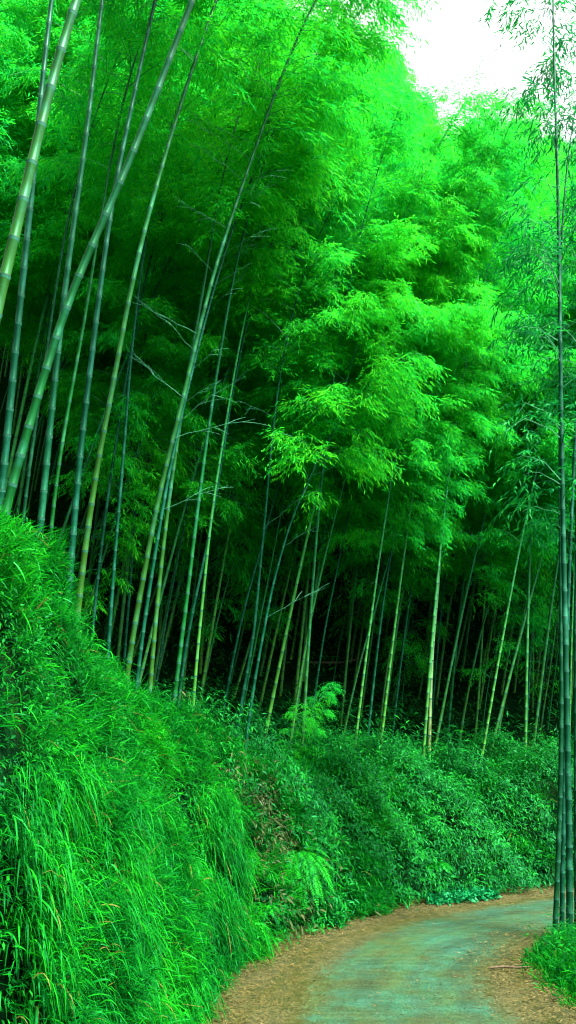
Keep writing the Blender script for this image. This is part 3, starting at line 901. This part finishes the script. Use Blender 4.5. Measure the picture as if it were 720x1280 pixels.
def leafmass(name, n, s0, s1, d0, d1, seed, per, Lr, ratio, label, mat, dens=None, h=(0.0, 0.35), cl=0.10, cat='undergrowth', lumps=0.0):
    g = np.random.default_rng(seed)
    s, d, P, nrm, en = bank_points(n, s0, s1, d0, d1, g)
    keep = in_frame(P)
    if dens is not None:
        keep &= g.random(n) < dens(s, d, P)
    P, nrm = P[keep], nrm[keep]
    n = len(P)
    lump = lumps * np.clip(fbm(P[:, 0] + P[:, 2] * 0.7, P[:, 1], 2.2, 9) + 0.3, -0.2, 1.6)
    hh = g.uniform(h[0], h[1], n) + lump
    C = P + nrm * hh[:, None]
    tw = unit(nrm * 0.55 + np.array([0.25, -0.2, -0.15]) + g.normal(0, 0.4, (n, 3)))
    ci = np.repeat(np.arange(n), per); k_ = len(ci)
    a = np.tile(np.linspace(0, 1, per), n)
    base = C[ci] + tw[ci] * (a * cl * 1.6)[:, None] + g.normal(0, cl * 0.3, (k_, 3))
    sd = unit(np.cross(tw[ci], nrm[ci]))
    alt = np.tile(np.where(np.arange(per) % 2 == 0, 1.0, -1.0), n)
    D = unit(tw[ci] * 0.6 + sd * (0.7 * alt)[:, None] + np.array([0, 0, -0.45]) + g.normal(0, 0.25, (k_, 3)))
    S = unit(np.cross(D, unit(nrm[ci] + np.array([0, 0, 0.6]) + g.normal(0, 0.35, (k_, 3)))))
    L = g.uniform(*Lr, k_)
    V, Q = rhomb(base, D, S, L, L * ratio * g.uniform(0.8, 1.2, k_), bend=np.array([0, 0, -1.0]) * (L * 0.12)[:, None])
    o = link(name, np_mesh(name, V, Q, [mat]))
    tag(o, label, cat, kind='stuff')
    return o


def sm(x, a, b):
    t = np.clip((x - a) / (b - a), 0, 1)
    return t * t * (3 - 2 * t)


dry_spot = lambda s, d, P: np.exp(-((s - 11.9) / 0.65) ** 2 - ((d - 0.35) / 0.35) ** 2)
near_w = lambda s, d, P: (1 - 0.45 * (1 - sm(s, 4.6, 6.4)) * (1 - sm(P[:, 2], 1.7, 2.7))) * (1 - 0.7 * sm(s, 12.0, 17)) * (1 - 0.45 * dry_spot(s, d, P))
far_w = lambda s, d, P: sm(s, 10.5, 13.0) * (1 - 0.6 * dry_spot(s, d, P))
# long arching dwarf-bamboo grass on the near bank
grass('bank_grass', 36000, 1.6, 18, 0.02, 2.3, 1, 14, (0.07, 0.20), (0.006, 0.011), 'long arching bright grass streaming down the near bank', M['grass'], dens=near_w, droop=(0.0, 0.6), drift=(0.7, -0.35))
grass('crest_grass', 5200, 4.0, 16.0, 1.25, 3.0, 2, 9, (0.2, 0.45), (0.010, 0.018), 'taller arching grass along the crest of the bank', M['grass'], dens=lambda s, d, P: 1 - sm(s, 12, 16) * 0.6, droop=(0.5, 1.0), outw=0.3, drift=(0.35, -0.2))
grass('foot_grass', 3600, 5.0, 10.8, -0.12, 0.45, 3, 14, (0.12, 0.30), (0.006, 0.012), 'fine soft grass spilling from the foot of the near bank onto the verge', M['grass'], droop=(0.6, 1.3), outw=0.9)
grass('far_bank_grass', 7000, 11.0, 26.0, 0.3, 3.2, 4, 12, (0.16, 0.36), (0.009, 0.016), 'rough green grass over the top of the far bank', M['grass'], dens=lambda s, d, P: sm(s, 11, 13) * sm(d, 0.35, 1.1), droop=(0.5, 1.2))
leafmass('bank_undergrowth', 40000, 11.0, 27.0, 0.0, 2.9, 5, 7, (0.03, 0.10), 0.28, 'dense drooping shrub leaves covering the far bank', M['shrub'], dens=far_w, h=(0.0, 0.30), cl=0.10, lumps=0.34)
leafmass('low_leaves', 6500, 4.8, 12.5, 0.0, 1.8, 6, 6, (0.022, 0.05), 0.42, 'small dark broad leaves showing between the near bank grasses', M['shrub'], h=(0.0, 0.16), cl=0.08)
leafmass('dry_fronds', 5200, 10.2, 13.6, 0.0, 1.3, 8, 6, (0.05, 0.12), 0.25, 'withered straw coloured fern leaves hanging on the bank by the road', M['dry'], dens=lambda s, d, P: np.clip(0.42 * dry_spot(s, d, P), 0, 1) * (0.25 + 0.6 * (fbm(P[:, 0], P[:, 2] * 2, 4, 2) > -0.2)), h=(0.05, 0.34), cl=0.12)
leafmass('grove_undergrowth', 30000, 6.0, 32.0, 2.5, 18.0, 9, 6, (0.08, 0.2), 0.2, 'dim ferny undergrowth on the shaded floor of the grove', M['shrub'], dens=lambda s, d, P: 0.25 + 0.6 * (fbm(P[:, 0], P[:, 1], 0.8, 4) > 0), h=(0.0, 0.7), cl=0.25)


# right verge
def right_points(n, s0, s1, a0, a1, g):
    s = g.uniform(s0, s1, n); q = g.uniform(a0, a1, n)
    w = np.interp(s, *RW)
    ex = np.interp(s, ES, EDGE[:, 0]); ey = np.interp(s, ES, EDGE[:, 1])
    nx_ = np.interp(s, ES, EN[:, 0]); ny_ = np.interp(s, ES, EN[:, 1])
    x = ex - nx_ * (w + q); y = ey - ny_ * (w + q)
    return np.stack([x, y, H(x, y)], 1), q


g = np.random.default_rng(77)
P, q = right_points(9000, 4, 15, -0.10, 2.6, g)
keep = in_frame(P) & (g.random(len(P)) < np.clip(0.25 + q * 1.2, 0, 1))
P, q = P[keep], q[keep]
per = 13
ci = np.repeat(np.arange(len(P)), per); k_ = len(ci)
hgt = np.interp(q, [-0.1, 0.15, 0.5], [0.5, 0.8, 1.0])
D = unit(np.array([-0.15, -0.1, 1.0]) + g.normal(0, 0.45, (k_, 3)))
S = unit(np.cross(D, g.normal(0, 1, (k_, 3))))
V1, Q1 = blades(P[ci] + g.normal(0, 0.04, (k_, 3)) * [1, 1, 0.1], D, S, g.uniform(0.16, 0.46, k_) * hgt[ci], g.uniform(0.006, 0.013, k_), g.uniform(0.2, 0.9, k_), 3, prof=[0.7, 1, 0.7, 0.08])
o = link('verge_grass', np_mesh('verge_grass', V1, Q1, [M['grass']], smooth=True))
tag(o, 'upright grass and weeds around the feet of the roadside clump', 'grass', kind='stuff')
# weeds with small leaves
P, q = right_points(2600, 4, 15, -0.05, 2.2, g)
keep = in_frame(P) & (g.random(len(P)) < np.clip(0.2 + q, 0, 1)); P = P[keep]; n = len(P); per = 9
ci = np.repeat(np.arange(n), per); k_ = len(ci)
hh = np.tile(np.linspace(0.05, 1, per), n) * g.uniform(0.12, 0.40, n)[ci]
az = g.random(k_) * 2 * pi
D = unit(np.stack([np.cos(az), np.sin(az), g.uniform(-0.5, 0.4, k_)], 1))
S = unit(np.cross(D, np.array([0, 0, 1.0]) + g.normal(0, 0.2, (k_, 3))))
L = g.uniform(0.05, 0.12, k_)
V, Q = rhomb(P[ci] + np.stack([g.normal(0, 0.02, k_), g.normal(0, 0.02, k_), hh], 1), D, S, L, L * 0.3)
o = link('verge_weeds', np_mesh('verge_weeds', V, Q, [M['shrub']]))
tag(o, 'leafy weeds among the verge grass at the right of the road', 'weeds', kind='stuff')

# fallen leaves on both verges
g = np.random.default_rng(21)
n = 30000
s = g.uniform(5, 22, n); w = np.interp(s, *RW)
side_l = g.random(n) < 0.5
q = np.where(side_l, np.abs(g.normal(0, 0.38, n)), w + 0.1 - np.abs(g.normal(0, 0.40, n)))
few = g.random(n) < 0.05
q = np.where(few, g.uniform(0, 1, n) * w, q)
q = np.clip(q, 0, w + 0.15)
x = np.interp(s, ES, EDGE[:, 0]) - np.interp(s, ES, EN[:, 0]) * q
y = np.interp(s, ES, EDGE[:, 1]) - np.interp(s, ES, EN[:, 1]) * q
az = g.random(n) * 2 * pi
D = unit(np.stack([np.cos(az), np.sin(az), g.normal(0, 0.16, n)], 1))
S = unit(np.cross(D, np.array([0, 0, 1.0]) + g.normal(0, 0.25, (n, 3))))
L = g.uniform(0.02, 0.055, n)
V, Q = rhomb(np.stack([x, y, 0.036 + 0.03 * np.maximum(0, 1 - q / 0.5) + 0.01 * g.random(n)], 1), D, S, L, L * 0.22)
o = link('leaf_litter', np_mesh('leaf_litter', V, Q, [M['litter']]))
tag(o, 'fallen straw coloured bamboo leaves strewn along both road verges', 'leaf litter', kind='stuff')


# ------------------------------------------------------------------ single plants and things
def bank_hit(px, py, lo=2.5, hi=40, pull=0.28):
    r = ray(px, py)
    t = np.arange(lo, hi, 0.02)
    P = CAM + r * t[:, None]
    h = H(P[:, 0], P[:, 1])
    i = np.argmax(P[:, 2] < h)
    return P[i] - unit(r * np.array([1, 1, 0])) * pull


def frond_mesh(d, up, L, pairs, mat, seed, droop=0.5, leafl=0.16):
    g = np.random.default_rng(seed)
    u = np.linspace(0, 1, 14)
    d = unit(np.array(d, float))
    rach = d * (L * u)[:, None] + np.array([0, 0, 1.0]) * (L * (up * u - (up + droop) * u ** 2))[:, None]
    tV, tQ = tubes(rach[None], np.linspace(0.004, 0.001, 14)[None], 4)
    uu = np.linspace(0.12, 0.99, pairs)
    base = np.stack([np.interp(uu, u, rach[:, k]) for k in range(3)], 1)
    T = unit(np.stack([np.gradient(base[:, k]) for k in range(3)], 1))
    side = unit(np.cross(T, np.array([0, 0, 1.0])))
    parts = [(tV, tQ, 0)]
    for sg in (-1, 1):
        LL = leafl * np.sin(np.clip(uu * 0.95 + 0.08, 0, 1) * pi) ** 0.7 * 1.0 + 0.01
        D = unit(side * sg + T * 0.45 + np.array([0, 0, -0.25]) + g.normal(0, 0.06, (pairs, 3)))
        S = unit(np.cross(D, np.cross(side, T)))
        V, Q = rhomb(base, D, S, LL, np.full(pairs, L / pairs * 1.15))
        parts.append((V, Q, 0))
    V, Q, mi = join(parts)
    return np_mesh('frond', V, Q, [mat], mi)


fp = bank_hit(373, 1060, pull=0.42)
e = bpy.data.objects.new('fern', None); COL.objects.link(e); e.location = fp
tag(e, 'large lime green fern with fronds arching down the bank beside the dark hollow', 'fern')
for k_, (dx, dy, up, L, dr) in enumerate([(0.75, -0.7, 0.35, 0.62, 0.75), (0.35, -0.9, 0.3, 0.66, 0.95), (1.0, -0.3, 0.35, 0.5, 0.5), (-0.2, -1, 0.2, 0.52, 0.9),
                                          (0.9, -0.1, 0.75, 0.42, 0.2), (-0.7, -0.6, 0.5, 0.4, 0.5), (0.1, -0.8, 0.1, 0.6, 1.1), (0.6, -0.9, 0.0, 0.55, 1.0)]):
    link('frond', frond_mesh((dx, dy, 0), up, L * 0.95, 40, M['lime_leaf'], k_, dr, 0.11), e)
# further, smaller ferns on the bank
for k2, (px, py, lab) in enumerate([(455, 1070, 'small dark green fern in the middle of the far bank'), (330, 1125, 'small fern below the withered patch at the road side'),
                                    (545, 1075, 'small fern low on the far bank, above the blue-green plants')]):
    fp = bank_hit(px, py)
    e = bpy.data.objects.new('fern', None); COL.objects.link(e); e.location = fp
    tag(e, lab, 'fern')
    for k_ in range(7):
        a_ = -pi / 2 + (k_ - 3) * 0.5
        link('frond', frond_mesh((cos(a_), sin(a_), 0), 0.45, random.uniform(0.28, 0.4), 18, M['grass'], k_ + 10 * k2, 0.4, 0.09), e)

# broad strap-leaved plant at the lower left
sp_ = bank_hit(22, 1175, 2.0, pull=0.12)
e = bpy.data.objects.new('strap_leaf_plant', None); COL.objects.link(e); e.location = sp_
tag(e, 'plant with a few broad curving strap leaves in the bottom left corner', 'plant')
for k_, (dx, dy, dz, L, W, dr) in enumerate([(0.75, -0.3, 0.35, 0.42, 0.030, 0.95), (0.9, -0.5, 0.5, 0.40, 0.022, 0.6), (0.3, -0.8, 0.2, 0.36, 0.028, 0.9), (0.6, -0.6, -0.1, 0.40, 0.03, 0.7),
                                             (-0.3, -0.7, 0.5, 0.32, 0.02, 0.6), (0.9, -0.1, 0.2, 0.35, 0.018, 0.9)]):
    D = unit(np.array([[dx, dy, dz]])); S = unit(np.cross(D, np.array([[0.2, -0.6, 0.8]])))
    V, Q = blades(np.zeros((1, 3)), D, S, np.array([L * 0.62]), np.array([W * 0.62]), np.array([dr]), 10)
    link('leaf', np_mesh('leaf', V, Q, [M['shrub']], smooth=True), e)


def bush(name, pos, R_, n, per, Lr, ratio, mat, label, cat, seed, squash=0.8, stems=7):
    g = np.random.default_rng(seed)
    e = bpy.data.objects.new(name, None); COL.objects.link(e); e.location = pos
    tag(e, label, cat)
    az = g.random(n) * 2 * pi; ph = g.random(n) ** 0.6 * pi * 0.55
    rr = R_ * (0.55 + 0.45 * g.random(n)) * (1 + 0.18 * np.sin(3 * az + seed) + 0.12 * np.sin(7 * az))
    C = np.stack([rr * np.sin(ph) * np.cos(az), rr * np.sin(ph) * np.sin(az), rr * np.cos(ph) * squash + 0.02], 1)
    tw = unit(C + g.normal(0, R_ * 0.3, (n, 3)))
    ci = np.repeat(np.arange(n), per); k_ = len(ci)
    D = unit(tw[ci] * 0.7 + g.normal(0, 0.5, (k_, 3)) + np.array([0, 0, -0.25]))
    S = unit(np.cross(D, unit(tw[ci] + g.normal(0, 0.4, (k_, 3)))))
    L = g.uniform(*Lr, k_)
    V, Q = rhomb(C[ci] + g.normal(0, 0.025, (k_, 3)), D, S, L, L * ratio)
    link('foliage', np_mesh('foliage', V, Q, [mat]), e)
    sa = np.linspace(0, 2 * pi, stems, endpoint=False)
    u = np.linspace(0, 1, 5)
    paths = np.stack([np.stack([cos(a_) * R_ * 0.6 * u, sin(a_) * R_ * 0.6 * u, R_ * squash * 0.8 * u ** 0.7], 1) for a_ in sa])
    V, Q = tubes(paths, np.tile(np.linspace(0.006, 0.002, 5), (stems, 1)), 4)
    link('stem', np_mesh('stem', V, Q, [M['twig']]), e)
    return e


bush('bush', bank_hit(445, 1128) + np.array([0, 0.1, -0.05]), 0.42, 900, 8, (0.05, 0.11), 0.12, M['grass'], 'rounded fine leaved bright bush at the foot of the bank, left of the blue-green plants', 'bush', 1)
bush('bush', bank_hit(395, 1150) + np.array([0, 0.1, -0.05]), 0.33, 600, 8, (0.04, 0.09), 0.3, M['shrub'], 'low dark leaved bush under the lime green fern', 'bush', 2)
bush('bush', bank_hit(385, 930) + np.array([0, 0, 0]), 0.5, 900, 8, (0.06, 0.12), 0.14, M['grass'], 'feathery bush on the crest beneath the leafy young bamboo shoot', 'bush', 3)
for k_, (px, py, r_) in enumerate([(545, 1128, 0.10), (562, 1126, 0.12), (580, 1124, 0.13), (598, 1122, 0.11), (612, 1121, 0.08)]):
    bp = CAM + ray(px, py) * (CAM[2] - 0.05) / -ray(px, py)[2]
    lab = ['low blue-green plant nearest the bright bush, first of the row at the far road edge', 'second low blue-green plant of the row at the far road edge',
           'widest low blue-green plant, in the middle of the row at the far road edge', 'low blue-green plant next to the small end one of the row',
           'smallest low blue-green plant, at the bend end of the row'][k_]
    bush('ground_plant', bp, r_ * 1.15, 60, 5, (0.05, 0.09), 0.55, M['teal_leaf'], lab, 'plant', 20 + k_, 0.45, 5)['group'] = 'blue-green plants in a row at the far road edge'
# twig on the right verge
bp = CAM + ray(612, 1210) * (CAM[2] - 0.05) / -ray(612, 1210)[2]
V, Q = tubes(np.array([[(0, 0, 0), (0.14, 0.01, 0.012), (0.27, 0.0, 0.004), (0.40, 0.02, 0.01)]]), np.array([[0.009, 0.010, 0.008, 0.005]]), 7)
V2, Q2 = tubes(np.array([[(0.2, 0.0, 0.01), (0.27, 0.05, 0.02), (0.33, 0.08, 0.015), (0.36, 0.12, 0.01)]]), np.array([[0.005, 0.004, 0.003, 0.002]]), 5)
V, Q, mi = join([(V, Q, 0), (V2, Q2, 0)])
o = link('stick', np_mesh('stick', V, Q, [M['bark']], smooth=True), loc=bp)
tag(o, 'short dark fallen stick lying on the right litter verge', 'stick')
# fallen pole in the dark wood
pa, pb = at(385, 828, 21), at(462, 822, 22)
pth = resample(np.array([pa, (pa + pb) / 2 + np.array([0, 0, -0.06]), pb]), 30)
o = link('fallen_pole', culm_mesh(pth - pa, 0.03, M['bark'], r1f=0.7), loc=pa)
tag(o, 'dead brown pole caught lying level between the stems in the blackest part of the wood', 'fallen pole')

# ------------------------------------------------------------------ haze
HAZE = 0.0
if HAZE:
    mz, nt, out = new_mat('haze_air')
    pv = N(nt, 'VolumePrincipled')
    pv.inputs['Density'].default_value = HAZE
    pv.inputs['Color'].default_value = (0.45, 1.0, 0.7, 1)
    nt.links.new(pv.outputs[0], out.inputs['Volume'])
    lo = np.array([-520.0, -420, -40]); hi = np.array([520.0, 720, 48])
    lo = np.array([gx.min() - 5, gy.min() - 5, GZ.min() - 1.0]); hi = np.array([gx.max() + 5, gy.max() + 5, 46.0])
    hv = np.array([[(lo[0], hi[0])[i & 1], (lo[1], hi[1])[(i >> 1) & 1], (lo[2], hi[2])[(i >> 2) & 1]] for i in range(8)])
    hq = np.array([[0, 2, 3, 1], [4, 5, 7, 6], [0, 1, 5, 4], [2, 6, 7, 3], [0, 4, 6, 2], [1, 3, 7, 5]])
    hz = link('haze', np_mesh('haze', hv, hq, [mz]))
    tag(hz, kind='stuff')

# ------------------------------------------------------------------ light
SUN_EL, SUN_AZ = 57, 128      # azimuth clockwise from +Y: high, from the open side behind and to the right
world = bpy.data.worlds.new('World'); scene.world = world; world.use_nodes = True
wn = world.node_tree
for n_ in list(wn.nodes):
    wn.nodes.remove(n_)
wo = wn.nodes.new('ShaderNodeOutputWorld'); bg = wn.nodes.new('ShaderNodeBackground')
sky = wn.nodes.new('ShaderNodeTexSky'); sky.sky_type = 'NISHITA'; sky.sun_disc = False
sky.sun_elevation = R(SUN_EL); sky.sun_rotation = R(SUN_AZ); sky.air_density = 1.0; sky.dust_density = 4.0
hs = wn.nodes.new('ShaderNodeHueSaturation'); hs.inputs['Saturation'].default_value = 0.12; hs.inputs['Value'].default_value = 1.0
wn.links.new(sky.outputs[0], hs.inputs['Color']); wn.links.new(hs.outputs[0], bg.inputs['Color'])
bg.inputs['Strength'].default_value = 0.15
wn.links.new(bg.outputs[0], wo.inputs['Surface'])
ld = bpy.data.lights.new('sun', 'SUN'); ld.energy = 3.6; ld.angle = R(12); ld.color = (1.0, 0.97, 0.9)
sun = bpy.data.objects.new('sun', ld); COL.objects.link(sun)
az, el = R(SUN_AZ), R(SUN_EL)
dirv = np.array([sin(az) * cos(el), cos(az) * cos(el), sin(el)])
from mathutils import Vector
sun.rotation_euler = Vector(-dirv).to_track_quat('-Z', 'Y').to_euler()
sun.location = (20, -10, 30)

scene.view_settings.view_transform = 'Standard'
scene.view_settings.look = 'None'
scene.view_settings.gamma = 1
scene.view_settings.exposure = 2.5
scene.view_settings.use_curve_mapping = False
c = scene.cycles
c.max_bounces = 6; c.diffuse_bounces = 4; c.glossy_bounces = 1; c.transmission_bounces = 4; c.transparent_max_bounces = 4; c.volume_bounces = 0
c.caustics_reflective = False; c.caustics_refractive = False
c.use_adaptive_sampling = False
c.use_denoising = True
c.filter_width = 1.1
print('nth dist', [round(math.hypot(*spots[q_]), 1) for q_ in (50, 100, 150, 200, 250, 300)]); print('individual bamboos', n_ind, 'far', len(far_pts))
